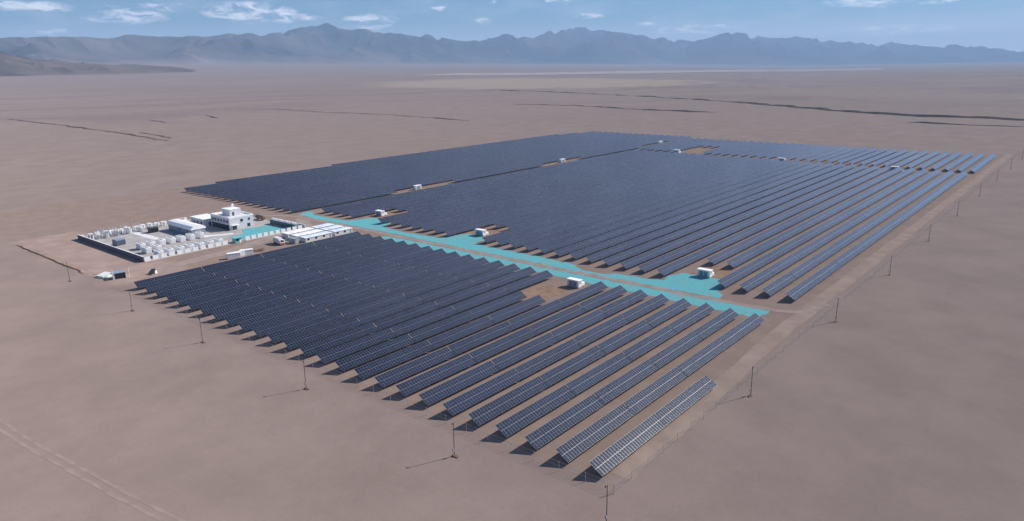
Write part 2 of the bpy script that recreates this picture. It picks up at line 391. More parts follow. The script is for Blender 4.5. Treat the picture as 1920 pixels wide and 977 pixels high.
mountains('mountains', PROF, -34, 111, .085, [-35, 5, 20, 35, 54, 74, 110], [25000, 24000, 20500, 17500, 13000, 9300, 9000], 6500, 3, 2600., 120)
mountains('foothill', HILL, 61, 93.6, .07, [60, 68, 74, 94], [6100, 5700, 5400, 5400], 1900, 77, 900., 60, .5, .1)

# haze: the dry, dusty air of the plain; the sky stays outside it
hz = MB().box(-48000, 48000, -48000, 48000, -40, 1380).build('haze', [])
hm = bpy.data.materials.new('haze_air'); hm.use_nodes = True; ht = hm.node_tree; ht.nodes.clear()
ho = N(ht, 'ShaderNodeOutputMaterial'); pv = N(ht, 'ShaderNodeVolumePrincipled'); pv.inputs['Density'].default_value = HAZE_DENSITY
pv.inputs['Color'].default_value = (*HAZE_COLOR, 1); pv.inputs['Anisotropy'].default_value = .0
ht.links.new(pv.outputs[0], ho.inputs['Volume']); hz.data.materials.append(hm); tag(hz, kind='stuff')

# ------------------------------------------------------------------ sheets on the ground: roads, tracks, gravel
def ragged(pts, step=3., amp=.35, closed=True, seed=1):
    rg = random.Random(seed); out = []
    n = len(pts)
    for i in range(n if closed else n - 1):
        a, b = Vector(pts[i]), Vector(pts[(i + 1) % n]); L = (b - a).length; k = max(1, int(L / step)); nn = (b - a).normalized(); pr = Vector((-nn.y, nn.x))
        for j in range(k):
            p = a.lerp(b, j / k) + (pr * rg.uniform(-amp, amp) if j else Vector((0, 0))); out.append((p.x, p.y))
    if not closed: out.append(tuple(pts[-1]))
    return out
def sheet(name, pts, z, m, step=2., amp=.6, seed=1):
    p = ragged(pts, step, amp, True, seed)
    o = obj(name, [(x, y, z + float(gh(np.array(x), np.array(y)))) for x, y in p], [tuple(range(len(p)))], m)
    bm = bmesh.new(); bm.from_mesh(o.data); bmesh.ops.triangulate(bm, faces=bm.faces); bmesh.ops.recalc_face_normals(bm, faces=bm.faces)
    for f in bm.faces:
        if f.normal.z < 0: f.normal_flip()
    bm.to_mesh(o.data); bm.free()
    return tag(o, kind='structure')
def ribbon(name, pts, w, z, m, seed=1, jit=.25, smooth=3):
    P = [Vector(p) for p in pts]
    for _ in range(smooth):
        Q = [P[0]]
        for a, b in zip(P, P[1:]): Q += [a.lerp(b, .25), a.lerp(b, .75)]
        P = Q + [P[-1]]
    rg = random.Random(seed); v = []; f = []
    for i, p in enumerate(P):
        d = (P[min(i + 1, len(P) - 1)] - P[max(i - 1, 0)]).normalized(); n = Vector((-d.y, d.x))
        for s in (-1, 1):
            q = p + n * s * (w / 2 + rg.uniform(-jit, jit)); v.append((q.x, q.y, z + float(gh(np.array(q.x), np.array(q.y)))))
        if i: b = 2 * i; f.append((b - 2, b - 1, b + 1, b))
    o = obj(name, v, f, m)
    bm = bmesh.new(); bm.from_mesh(o.data)
    for q in bm.faces:
        if q.normal.z < 0: q.normal_flip()
    bm.to_mesh(o.data); bm.free()
    return tag(o, kind='structure')

sheet('teal_verge', [(119.8, 12.5), (130.0, 12.5), (128.2, 60), (127.6, 100), (127.2, 170), (126.8, 215), (121.5, 222), (120, 180)], .03, TEAL, seed=2)
sheet('teal_verge', [(132.6, 33), (137.5, 33.5), (141.2, 37.5), (154, 38.5), (157, 46), (156, 60), (148, 63), (141.5, 61), (139.5, 66), (138.4, 82), (134.4, 86), (134.2, 97), (139, 104), (141.6, 130),
      (141.5, 156), (142.5, 168), (155, 170), (156, 186), (149, 190), (139.6, 192), (138.2, 222), (141, 238), (153, 243), (154, 262), (143, 266), (139, 268), (137.5, 300), (143, 307), (141, 312), (134, 309), (131.2, 290),
      (132.6, 228), (131.4, 170), (131.2, 100), (131.8, 60)], .035, TEAL, seed=3)
ribbon('service_road', [(150, -1.5), (134, 3), (130.6, 16), (130.0, 60), (129.3, 100), (129.2, 170), (129.6, 230), (129.2, 290), (127, 312), (118, 322)], 3.4, .045, ROADM, seed=4)
ribbon('site_road', [(20, 252), (60, 256), (88, 266), (112, 270), (128, 296)], 8, .02, ROADM, seed=5, jit=.8)
ribbon('gap_track', [(128, 303), (150, 306.5), (300, 306.5), (500, 307), (690, 309), (722, 309), (806, 311), (906, 291), (1016, 250), (1150, 160)], 4.5, .025, FAINT, seed=6, jit=.6)
ribbon('perimeter_track', [(4, -2.2), (45, -1.2), (100, 1.8), (150, 1.6), (250, 1.2), (400, .6), (560, 0), (700, -1)], 5.5, .02, TRACKM, seed=7, jit=.5)
ribbon('wheel_track', [(-77, 190), (-73, 137.3), (-71.7, 117.9), (-68.7, 93.6), (-67.0, 78.1), (-63.8, 56.3), (-60, 30)], .9, .02, FAINT, seed=8, jit=.16)
ribbon('wheel_track', [(-79, 190.5), (-75, 137.5), (-73.7, 118.1), (-70.7, 93.8), (-69.0, 78.3), (-65.8, 56.5), (-62, 30)], .9, .02, FAINT, seed=9, jit=.16)
for i, (x, y, w, h) in enumerate([(96, 91, 22, 14), (164, 50, 20, 13), (166, 181, 24, 15), (166, 264, 22, 13), (575, 256, 40, 26), (240, 316, 46, 6), (423, 316, 46, 6), (612, 316.5, 46, 6)]):
    sheet('bare_soil', [(x - w / 2, y - h / 2), (x + w / 2, y - h / 2), (x + w / 2, y + h / 2), (x - w / 2, y + h / 2)], .02, SOILBROWN, 2.5, .8, 20 + i)
for i, (x, y, w, h) in enumerate([(534, 263, 16, 9), (533, 154, 14, 9), (532, 60, 15, 12), (598, 307, 26, 6)]):
    sheet('teal_pad', [(x - w / 2, y - h / 2), (x + w / 2, y - h / 2), (x + w / 2, y + h / 2), (x - w / 2, y + h / 2)], .05, TEAL, 2.5, .6, 40 + i)
sheet('yard_paving', [(22.5, 270.5), (111, 271), (112.5, 330), (88, 349), (24, 349)], .03, CONC, 4, .2, 50)
sheet('teal_court', [(76, 272), (104, 273.5), (105, 297.5), (88, 297.5), (84, 288), (74, 284)], .055, TEAL, 3, .7, 51)
ribbon('yard_road', [(48, 348), (48, 322), (49, 308), (58, 304.5), (64, 300), (80, 292)], 4, .06, OFFWHITE, seed=52, jit=.1)
sheet('salt_flat', [(3258, 3670), (3956, 3898), (4538, 3575), (6148, 3533), (7898, 3188), (9515, 2205), (7768, 1742), (6444, 2595), (4902, 2815), (3923, 3093)], 1.8, SALT, 120, 40, 60)

def scarp(name, pts, h, w, seed, gaps=0., face=None):
    """a low broken bank: steep towards the plain, easing off behind"""
    P = [Vector(p) for p in pts]
    for _ in range(3):
        Q = [P[0]]
        for a, b in zip(P, P[1:]): Q += [a.lerp(b, .25), a.lerp(b, .75)]
        P = Q + [P[-1]]
    D = [P[0]]
    for a, b in zip(P, P[1:]):
        k = max(1, int((b - a).length / 6))
        D += [a.lerp(b, (j + 1) / k) for j in range(k)]
    s = np.array([i * 6. for i in range(len(D))])
    hh = h * np.clip(.75 + 1.1 * fbm(s / 90., s * 0, 4, seed) - gaps + 0 * s, .02, 2)
    off = fbm(s / 45., s * 0 + 9, 4, seed + 5) * w * .9
    V = []
    for i, p in enumerate(D):
        d = (D[min(i + 1, len(D) - 1)] - D[max(i - 1, 0)]).normalized(); n = Vector((-d.y, d.x))
        if n.dot(Vector((CAM.x, CAM.y)) - p) < 0: n = -n
        endf = min(1, i / 5, (len(D) - 1 - i) / 5)
        row = []
        for (a, z) in ((.5, -.6), (.22, .55), (.08, 1.0), (-.25, .85), (-1.3, -.6)):
            q = p + n * (a * w + off[i]); zz = z * hh[i] * endf if z > 0 else z * 2
            row.append((q.x, q.y, float(gh(np.array(q.x), np.array(q.y))) + zz))
        V.append(row)
    o = grid_obj(name, np.array(V), [face or ROCK, GROUND]); tag(o, kind='structure'); o.data.polygons.foreach_set('material_index', [0, 0, 0, 1] * (len(D) - 1))
    bm = bmesh.new(); bm.from_mesh(o.data); bmesh.ops.recalc_face_normals(bm, faces=bm.faces)
    if sum(f.normal.z for f in bm.faces) < 0: bmesh.ops.reverse_faces(bm, faces=bm.faces)
    bm.to_mesh(o.data); bm.free()
scarp('scarp', [(359, 1642), (355, 1493), (357, 1365), (343, 1209), (344, 1108), (328, 981), (317, 870)], 2.4, 11, 11, .5)
scarp('scarp', [(360, 1050), (349, 970), (338, 905)], 1.8, 10, 12, .3)
scarp('scarp', [(500, 1342), (490, 1276), (480, 1214)], 1.9, 9, 13, .4)
scarp('scarp', [(655, 1425), (604, 1298), (594, 1253)], 2.0, 9, 14, .45)
scarp('scarp', [(690, 1430), (782, 1463), (828, 1416), (805, 1259), (820, 1150), (820, 1002), (796, 887), (774, 761)], 2.8, 13, 15, .62)
scarp('scarp', [(1880, 1741), (1850, 1379), (1696, 968), (1622, 815), (1522, 627)], 4.4, 22, 16, .5)
scarp('scarp', [(1522, 627), (1366, 437), (1250, 285), (1204, 191), (1188, 114), (1171, 24), (1160, -120)], 5.2, 26, 17, .22)
scarp('scarp', [(1219, 1039), (1236, 837), (1165, 662), (1150, 497)], 4, 22, 18, .5)
scarp('scarp', [(1053, 160), (1046, 92), (1039, 13), (1036, -60)], 2.6, 16, 19, .45)
scarp('berm', [(-3.5, 362), (-3.2, 330), (-2.8, 299), (-3.4, 272)], .75, 2.4, 21, .25, SOILBROWN)

# ------------------------------------------------------------------ solar panel rows
TILT = math.atan2(2.035, 3.525); SL = math.hypot(2.035, 3.525); Z0 = 1.17
sdir = Vector((0, math.cos(TILT), math.sin(TILT))); nrm = Vector((0, -math.sin(TILT), math.cos(TILT)))
def table_mesh(nmod):
    v, f, mi, uv = [], [], [], []
    Lx = nmod * .993; th = .045
    for half in (0, 1):
        a = half * (SL / 2 + .02); b = a + SL / 2 - .02; k = len(v)
        for w in (0, -th):
            for (x, s) in ((0, a), (Lx, a), (Lx, b), (0, b)):
                p = Vector((x, 0, Z0)) + sdir * s + nrm * w; v.append(tuple(p))
        f.append((k, k + 1, k + 2, k + 3)); mi.append(0); uv += [(0, half), (nmod, half), (nmod, half + 1), (0, half + 1)]
        f.append((k + 7, k + 6, k + 5, k + 4)); mi.append(2); uv += [(0, 0)] * 4
        for i in range(4):
            j = (i + 1) % 4; f.append((k + i, k + 4 + i, k + 4 + j, k + j)); mi.append(1); uv += [(0, 0)] * 4
    # rail that closes the gap between the two module lines
    k = len(v)
    for w in (-.02, -.06):
        for (x, s) in ((0, SL / 2 - .03), (Lx, SL / 2 - .03), (Lx, SL / 2 + .03), (0, SL / 2 + .03)): v.append(tuple(Vector((x, 0, Z0)) + sdir * s + nrm * (w - .03)))
    for q in ((0, 1, 2, 3), (7, 6, 5, 4), (0, 4, 5, 1), (1, 5, 6, 2), (2, 6, 7, 3), (3, 7, 4, 0)): f.append(tuple(k + i for i in q)); mi.append(1); uv += [(0, 0)] * 4
    o = obj('panel_table', v, f, [PANEL, FRAME, BACKSHEET], None, mi, uv=uv)
    me = o.data; bpy.data.objects.remove(o); return me
def frame_mesh(nmod):
    b = MB(); Lx = nmod * .993; n = max(2, round(Lx / 3.9))
    def at(x, s, w): return Vector((x, 0, Z0)) + sdir * s + nrm * w
    for i in range(n):
        x = 1.2 + (Lx - 2.4) * i / (n - 1)
        p, q = at(x, .8, -.17), at(x, 3.15, -.17)
        b.tube((p.x, p.y, -.3), p, .055, n=6); b.tube((q.x, q.y, -.3), q, .055, n=6)
        b.tube(at(x, .15, -.15), at(x, SL - .15, -.15), .05, n=4)
    for s in (.45, 1.5, 2.5, 3.55): b.tube(at(.1, s, -.09), at(Lx - .1, s, -.09), .035, n=4)
    o = b.build('support_frame', STEEL); me = o.data; bpy.data.objects.remove(o); return me
FULL, SHORT = (table_mesh(29), frame_mesh(29)), (table_mesh(9), frame_mesh(9))
PITCH = 29.1
rp = random.Random(3)
def panel_row(x0, y0, kinds, label, group, start=0, skip=()):
    root = thing('solar_panel_bank', label, 'solar panels', (x0 + start * PITCH, y0, 0), 0, group)
    x = 0
    for i, k in enumerate(kinds):
        if i not in skip:
            me, fr = (FULL, SHORT)[k]
            t = bpy.data.objects.new('panel_table', me); COL.objects.link(t); t.parent = root
            t.location = (x, rp.uniform(-.03, .03), rp.uniform(-.05, .05)); t.rotation_euler = (R(rp.uniform(-.25, .25)), R(rp.uniform(-.06, .06)), 0)
            s = bpy.data.objects.new('support_frame', fr); COL.objects.link(s); s.parent = t
        x += PITCH
    return root

GN = 'panel rows of the nearest block'
for k in range(26):
    n = 2 if k == 0 else 3 if k in (9, 10) else 4
    if k == 0: lab = 'short two-table panel row standing alone nearest the corner of the wire fence'
    elif n == 3: lab = ('panel row ending at the brown clearing of the cabin, ' + ('on the lamp pole side' if k == 9 else 'on the white compound side'))
    elif k == 25: lab = 'panel row closest to the white building compound, edge of the nearest block'
    else: lab = f'{ordinal(k + 1)} panel row from the wire fence in the nearest block before the turquoise road'
    panel_row(0, 9. * k, [0] * n, lab, GN)
GM = 'panel rows of the large middle block'
for k in range(33):
    cut = {4: 'first', 5: 'second', 18: 'first', 19: 'second', 27: 'first', 28: 'second'}.get(k)
    lab = f'{ordinal(k + 1)} long panel row from the wire fence in the large block beyond the turquoise road'
    if cut: lab = f'{ordinal(k + 1)} panel row of the large middle block, cut back behind a white cabin'
    if k == 0: lab = 'long panel row running beside the dirt perimeter track beyond the turquoise road'
    panel_row(144, 8.4 + 9 * k, [0] * (12 if cut else 13) + [1], lab, GM, 1 if cut else 0)
GF = 'panel rows of the far strip'
for k in range(34):
    lab = f'{ordinal(k + 1)} panel row from the wire fence in the far strip at the plain'
    st = 0
    if k in (26, 27, 28): st = 2; lab = f'{ordinal(k - 25)} shortened panel row of the far strip behind orange bare soil'
    if k == 0: lab = 'pale panel row of the far strip, next to the wire fence end'
    panel_row(543.2, 5.9 + 9 * k, [0] * (4 - st) + [1], lab, GF, st)
GL = 'panel rows of the block behind the buildings'
for k in range(18):
    lab = f'{ordinal(k + 1)} panel row from the gap track in the block behind the white buildings'
    st, n, skip = 0, 19, ()
    if k == 0: skip = (3, 4, 9, 10, 15, 16); lab = 'panel row with gaps at three white cabins, along the gap track'
    if k == 16: st, n = 1, 17
    if k == 17: st, n = 5, 12; lab = 'short outermost panel row facing the open desert, block behind the buildings'
    panel_row(132, 313.8 + 9. * k, [0] * n, lab, GL, st, skip)

# ------------------------------------------------------------------ inverter cabins
def make_cabin():
    t = thing('inverter_cabin', '', 'electrical cabin')
    b = MB().box(-1.25, 1.25, -2.9, 2.9, .35, 3.1)
    for i in range(13): b.box(-1.28, -1.25, -2.7 + i * .43, -2.5 + i * .43, .5, 2.95); b.box(1.25, 1.28, -2.7 + i * .43, -2.5 + i * .43, .5, 2.95)
    b.build('body', WHITE, t)
    MB().box(-1.4, 1.4, -3.05, 3.05, 3.1, 3.28).build('roof', WHITE, t, .04)
    MB().box(-1.15, 1.15, -2.8, 2.8, 0, .35).build('plinth', CONC, t)
    for y in (-1.9, .1): 
        d = MB().box(-1.335, -1.285, y, y + 1.8, .5, 2.7).build('door', BLUEGREY, t); MB().box(-1.38, -1.34, y + 1.55, y + 1.62, 1.4, 1.7).build('handle', DARK, d)
    MB().box(-.6, .6, -2.96, -2.905, 1.9, 2.7).build('vent', GREY, t)
    tr = MB().box(1.9, 3.4, -2.6, -.9, .2, 1.7).box(1.95, 3.35, -2.72, -2.6, .4, 1.5)
    for i in range(5): tr.box(2.0 + i * .28, 2.1 + i * .28, -.9, -.7, .4, 1.5)
    tr.build('transformer', WHITE, t, .03)
    return t
cab0 = make_cabin()
CABS = [(112, 85.5, 0, 'white electrical cabin on brown clearing among the nearest panel rows'),
        (156.5, 50, 0, 'white electrical cabin on turquoise pad beyond the road, nearest the wire fence'),
        (157.5, 178, 0, 'white electrical cabin on turquoise pad, midway along the road\'s far side'),
        (160.5, 263.5, 0, 'white electrical cabin by green pad near the road\'s white compound end'),
        (240.7, 316.3, 90, 'white cabin in the gap track, closest of its three to the buildings'),
        (423.6, 316.8, 90, 'white cabin in the gap track, midway between its two fellows'),
        (612.4, 317.5, 90, 'white cabin in the gap track at the far end of the field'),
        (546, 263, 0, 'small far cabin on turquoise pad beside orange bare soil'),
        (536, 154, 0, 'small far cabin at the middle of the far strip\'s front edge'),
        (530, 60, 0, 'small far cabin on turquoise pad, last before the wire fence')]
for i, (x, y, rz, lab) in enumerate(CABS):
    o = cab0 if i == 0 else copy_tree(cab0)
    o.location = (x, y, 0); o.rotation_euler = (0, 0, R(rz)); tag(o, lab, 'electrical cabin', 'white electrical cabins among the panels')

# ------------------------------------------------------------------ perimeter poles and fences
def make_pole():
    t = thing('perimeter_pole', '', 'pole')
    MB().tube((0, 0, .25), (0, 0, 8.6), .11, .08).build('mast', POLE, t)
    MB().box(-.45, .45, -.45, .45, -.1, .3).box(-1.2, -.6, -.3, .3, -.1, .25).build('base', BROWN, t)
    MB().box(-.1, .55, -.04, .04, 8.15, 8.25).build('crossarm', POLE, t)
    MB().tube((.45, 0, 8.15), (.45, 0, 7.85), .12).build('lamp', DARK, t)
    MB().box(-.2, .2, .16, .4, 1.3, 2.0).build('control_box', GREY, t)
    return t
pole0 = make_pole()
POLES = [(59.5, -8.9), (132.8, -9.5), (204.7, -10.1), (279.7, -10.8), (356, -11.3), (435, -11.8), (512, -12.3), (590, -12.8), (668, -13.3)]
POLEW = [(-12.2, -8.8), (-12.5, 32.3), (-12.4, 90.4), (-12.6, 148.1), (-12.7, 200.9), (-12, 264)]
for i, (x, y) in enumerate(POLES + POLEW):
    o = pole0 if i == 0 else copy_tree(pole0)
    o.location = (x, y, 0); o.rotation_euler = (R(random.uniform(-.5, .5)), R(random.uniform(-.5, .5)), R(0 if i < 9 else 90))
    if i < 9: lab = f'thin dark pole outside the track fence, {ordinal(i + 1)} along from the fence corner'
    elif i == 9: lab = 'thin dark pole standing just outside the corner of the wire fence'
    elif i == 14: lab = 'thin dark pole beside the earth bank, nearest the white compound'
    else: lab = f'thin dark pole before the row ends, {ordinal(i - 9)} from the corner pole'
    tag(o, lab, 'pole', 'thin poles around the perimeter')

def fence(name, label, a, b, n):
    a, b = Vector((*a, 0)), Vector((*b, 0)); L = (b - a).length; ang = math.atan2(b.y - a.y, b.x - a.x)
    t = thing(name, label, 'fence', a, ang)
    pm = None
    for i in range(n):
        x = L * i / (n - 1)
        if pm is None:
            p = MB().tube((0, 0, -.2), (0, 0, 2.3), .045, n=6).tube((0, 0, 2.3), (0, .25, 2.6), .035, n=6).build('fence_post', GREY, t); pm = p
        else: p = pm.copy(); COL.objects.link(p); p.parent = t
        p.location = (x, 0, 0)
    obj('wire_mesh', [(0, -.07, .05), (L, -.07, .05), (L, -.07, 2.2), (0, -.07, 2.2)], [(0, 1, 2, 3)], CHAIN, t)
    w = MB()
    for z in (.1, 1.2, 2.22): w.tube((0, -.09, z), (L, -.09, z), .012, n=4)
    w.build('line_wire', GREY, t)
fence('wire_fence', 'long wire fence beside the dirt track facing the empty desert', (-2.6, -4.6), (690, -7.2), 100)
fence('wire_fence', 'wire fence across the row ends from the corner to the earth bank', (-2.6, -4.4), (-2.9, 368), 54)

# ------------------------------------------------------------------ walled compound
def wall_solid(label, x0, x1, y0, y1, h, m):
    t = thing('compound_wall', label, 'wall', (x0, y0, 0))
    dx, dy = x1 - x0, y1 - y0
    MB().box(0, dx, 0, dy, 0, h).build('wall_face', m, t)
    MB().box(-.06, dx + .06, -.06, dy + .06, h, h + .12).build('coping', WHITE, t)
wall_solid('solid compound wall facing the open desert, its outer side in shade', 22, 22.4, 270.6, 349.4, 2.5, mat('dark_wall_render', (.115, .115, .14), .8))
def panel_wall(label, x0, x1, y, n, h=2.3):
    t = thing('compound_wall', label, 'wall', (x0, y, 0))
    L = x1 - x0; p = L / n
    MB().box(0, L, -.12, .12, 0, .4).build('plinth', OFFWHITE, t)
    pan = pil = None
    for i in range(n):
        if pan is None: a = pan = MB().box(0, p * .66, -.1, .1, .4, h).build('wall_panel', WHITE, t); c = pil = MB().box(-.22, 0, -.18, .18, .4, h + .2).build('pillar', OFFWHITE, t)
        else:
            a = pan.copy(); COL.objects.link(a); c = pil.copy(); COL.objects.link(c)
        a.location = (p * i, 0, 0); c.location = (p * i, 0, 0)
panel_wall('white panelled front wall of the compound along the site road', 22.6, 66, 270.2, 11)
panel_wall('white panelled wall from the teal gatehouse to the compound\'s road corner', 75, 111, 270.6, 10)
panel_wall('white panelled rear wall of the compound behind the switchgear', 22.6, 84, 349.6, 15, 1.9)
wall_solid('white end wall of the compound beside the dark containers', 112, 112.3, 271, 300, 2.0, WHITE)

def make_container(w=2.6, d=5.2, h=2.9):
    t = thing('white_container', '', 'container')
    b = MB().box(-w / 2, w / 2, -d / 2, d / 2, .2, h)
    for i in range(9): b.box(-w / 2 - .03, -w / 2, -d / 2 + .25 + i * .53, -d / 2 + .5 + i * .53, .35, h - .15)
    b.build('body', WHITE, t)
    MB().box(-w / 2 - .06, w / 2 + .06, -d / 2 - .06, d / 2 + .06, h, h + .1).build('roof', WHITE, t)
    MB().box(-w / 2 + .2, w / 2 - .2, -d / 2 - .06, -d / 2 - .005, .5, h - .4).build('door', OFFWHITE, t)
    MB().box(-w / 2 + .1, w / 2 - .1, -d / 2 + .1, d / 2 - .1, 0, .2).build('skid', DARK, t)
    for y in (-1.2, 1.0): MB().box(-.6, .6, y - .5, y + .5, h + .1, h + .45).build('cooling_unit', GREY, t)
    return t
c0 = make_container(); first = True
for row, (y, xs) in enumerate(((275, (31.5, 36.6, 41.8, 47, 52.2, 57.4, 62.4)), (298, (33, 38, 43.2, 48.4, 53.6, 58.8, 64)), (287, (31, 36.2)))):
    for i, x in enumerate(xs):
        o = c0 if first else copy_tree(c0); first = False
        o.location = (x, y + random.uniform(-.3, .3), 0); o.rotation_euler = (0, 0, R(random.uniform(-1, 1)))
        where = ('in the line by the front wall', 'in the line nearer the long shed', 'standing between the two lines')[row]
        tag(o, f'white container {where}, {ordinal(i + 1)} from the shaded desert wall', 'container', 'white containers in the compound')

# long white shed
t = thing('long_shed', 'long white shed with a low pitched roof beside the container lines', 'shed', (62.8, 304, 0))
MB().box(0, 7.6, 0, 27, 0, 3.6).build('wall', BLUEGREY, t)  # blue-grey deepens the white walls to match the shaded long side
MB().prism([(-.4, 3.5), (8, 3.5), (8, 4.2), (6.6, 5.2), (3.8, 5.7), (1.0, 5.2), (-.4, 4.2)], -.4, 27.4).build('roof', WHITE, t)
d = MB().box(2.2, 5.4, -.06, -.004, 0, 3.2).build('roller_door', GREY, t)
for y in (4, 13, 22):
    w = MB().box(-.05, -.004, y, y + 1.6, 1.6, 2.7).build('window', GLASSD, t); MB().box(-.1, -.055, y - .1, y + 1.7, 1.48, 1.58).build('sill', OFFWHITE, w)

# two-storey control building
t = thing('control_building', 'two-storey white control building with a roof penthouse and rows of windows', 'building', (83, 300.2, 0))
bw, bd, bh = 14.6, 20.5, 6.6
MB().box(0, bw, 0, bd, 0, bh).build('wall', OFFWHITE, t)
p = MB().box(-.1, bw + .1, -.1, .25, bh, bh + .9).box(-.1, bw + .1, bd - .25, bd + .1, bh, bh + .9).box(-.1, .25, .25, bd - .25, bh, bh + .9).box(bw - .25, bw + .1, .25, bd - .25, bh, bh + .9)
p.build('parapet', WHITE, t)
MB().box(.25, bw - .25, .25, bd - .25, bh + .003, bh + .06).build('roof', OFFWHITE, t)
ph = MB().box(4.6, 11.4, 7.0, 15.5, bh + .06, bh + 3.6).build('penthouse', OFFWHITE, t)
MB().box(4.4, 11.6, 6.8, 15.7, bh + 3.6, bh + 3.8).build('penthouse_roof', WHITE, ph)
MB().box(6, 7.2, 6.93, 6.995, bh + .1, bh + 2.2).build('door', DARK, ph)
MB().tube((10, 13, bh + 3.8), (10, 13, bh + 6.2), .12).box(9.3, 10.7, 12.9, 13.1, bh + 4.6, bh + 5.8).build('antenna', WHITE, t)
for z in (4.0,):
    for i in range(6):
        y = 1.4 + i * 3.2
        w = MB().box(-.06, -.005, y, y + 2.3, z, z + 1.8).build('window', GLASSD, t); MB().box(-.14, -.065, y - .1, y + 2.4, z - .14, z - .01).build('sill', WHITE, w)
MB().box(-.09, -.005, .8, 19.8, .1, 3.0).build('ground_floor_shade', GLASSD, t)  # dark sheet stands in for the shade across the ground floor
MB().box(1.6, 4.2, -.07, -.005, 0, 2.7).build('door', DARK, t)
for (x, z, ww, hh) in ((6.6, 4.0, 1.6, 1.6), (10.6, .6, 1.9, 1.9), (11.4, 4.3, 1.2, 1.2)):
    w = MB().box(x, x + ww, -.07, -.005, z, z + hh).build('window', GLASSD, t); MB().box(x - .1, x + ww + .1, -.15, -.075, z - .13, z - .01).build('sill', WHITE, w)
MB().box(1.0, 5.0, -1.6, -.02, 2.75, 2.95).build('entrance_canopy', WHITE, t)

t = thing('annex', 'low white flat-roofed annex behind the two-storey control building', 'building', (79.5, 323, 0))
MB().box(0, 10, 0, 15, 0, 4.0).build('wall', OFFWHITE, t); MB().box(-.3, 10.3, -.3, 15.3, 4.0, 4.3).build('roof', WHITE, t)
for y in (2, 6, 10): MB().box(-.06, -.005, y, y + 1.8, 1.2, 2.6).build('window', GLASSD, t)
MB().box(3, 4.4, -.06, -.005, 0, 2.3).build('door', DARK, t)

# row of dark containers with white roof units along the teal court
first = None
for i in range(4):
    y = 276.5 + i * 6.4
    if first is None:
        t = thing('cooling_container', '', 'container'); first = t
        b = MB().box(-1.3, 1.3, -2.9, 2.9, .15, 2.6)
        for k in range(12): b.box(-1.34, -1.3, -2.7 + k * .46, -2.45 + k * .46, .3, 2.45)
        b.build('body', DARKTEAL, t); MB().box(-1.2, 1.2, -2.8, 2.8, 0, .15).build('skid', DARK, t)
        MB().box(-1.35, 1.35, -2.95, 2.95, 2.6, 2.72).build('roof', GREY, t)
        for yy in (-1.6, .3, 1.9): MB().tube((.1, yy, 2.72), (.1, yy, 3.4), .55, .5, 12).build('roof_fan', WHITE, t)
        MB().box(-.9, .9, -2.96, -2.905, .4, 2.4).build('door', BLUEGREY, t)
    else: t = copy_tree(first)
    t.location = (108.3, y, 0); tag(t, f'dark teal container edging the teal court, {ordinal(i + 1)} from the front wall', 'container', 'dark containers beside the teal court')

t = thing('storage_tank', 'brown horizontal storage tank on cradles behind the control building', 'tank', (110, 313.5, 0), R(88))
MB().tube((-4, 0, 1.7), (4, 0, 1.7), 1.25, n=20).tube((-4.35, 0, 1.7), (-4, 0, 1.7), .8, 1.25, 20).tube((4, 0, 1.7), (4.35, 0, 1.7), 1.25, .8, 20).build('shell', BROWN, t)
for x in (-2.5, 2.5): MB().box(x - .25, x + .25, -1, 1, 0, .8).build('cradle', CONC, t)
MB().tube((0, 0, 2.9), (0, 0, 3.3), .35).build('hatch', GREY, t)

t = thing('gatehouse', 'small teal gatehouse with a flat roof in the front wall gap', 'gatehouse', (70.3, 271, 0))
MB().box(-1.7, 1.7, -1.6, 1.6, 0, 2.6).build('wall', TEALPAINT, t); MB().box(-2.5, 2.5, -2.3, 2.3, 2.6, 2.85).build('roof', TEALPAINT, t)
MB().box(-1.2, .2, -1.66, -1.605, 1, 2.1).build('window', GLASSD, t); MB().box(.6, 1.4, -1.66, -1.605, 0, 2.1).build('door', WHITE, t)

def unit(name, label, cat, loc, w, d, h, m, rz=0, group=None, fins=0):
    t = thing(name, label, cat, loc, R(rz), group)
    MB().box(-w / 2, w / 2, -d / 2, d / 2, .15, h).build('body', m, t, .05)
    MB().box(-w / 2 - .2, w / 2 + .2, -d / 2 - .2, d / 2 + .2, 0, .15).build('plinth', CONC, t)
    if fins:
        f = MB()
        for i in range(fins): x = -w / 2 + .3 + i * (w - .6) / max(1, fins - 1); f.box(x - .06, x + .06, -d / 2 - .5, -d / 2, .5, h - .5).box(x - .06, x + .06, d / 2, d / 2 + .5, .5, h - .5)
        f.build('radiator', m, t)
        for k in (-1, 0, 1): MB().tube((k * w * .28, 0, h), (k * w * .28, 0, h + 1.3), .16, .08).build('bushing', WHITE, t)
    else:
        MB().box(-w / 2 - .08, w / 2 + .08, -d / 2 - .08, d / 2 + .08, h, h + .1).build('roof', m, t)
        MB().box(-w * .3, w * .3, -d / 2 - .05, -d / 2 - .005, .3, h - .4).build('door', GREY, t)
    return t
unit('transformer', 'grey finned transformer alone near the shaded desert wall', 'transformer', (30, 316.5, 0), 5, 3.6, 3.3, BLUEGREY, 8, None, 9)
unit('transformer', 'dark finned transformer near the end of the long shed', 'transformer', (55, 333, 0), 4.6, 3.2, 3.0, DARK, 0, None, 8)
for i, (x, y) in enumerate(((27, 346), (31, 346.5), (35.5, 344), (38.5, 346.6), (42, 344.5), (46, 346), (51.5, 346), (55, 346.6), (58.7, 346), (62.5, 345.8), (66.5, 345.5))):
    unit('switch_cabinet', f'white switchgear cabinet along the rear wall, {ordinal(i + 1)} from the desert wall', 'cabinet', (x, y, 0), 2.1, 1.8, 2.3 + .5 * ((i * 7) % 3) / 2, WHITE, 0, 'white switchgear cabinets along the rear wall')
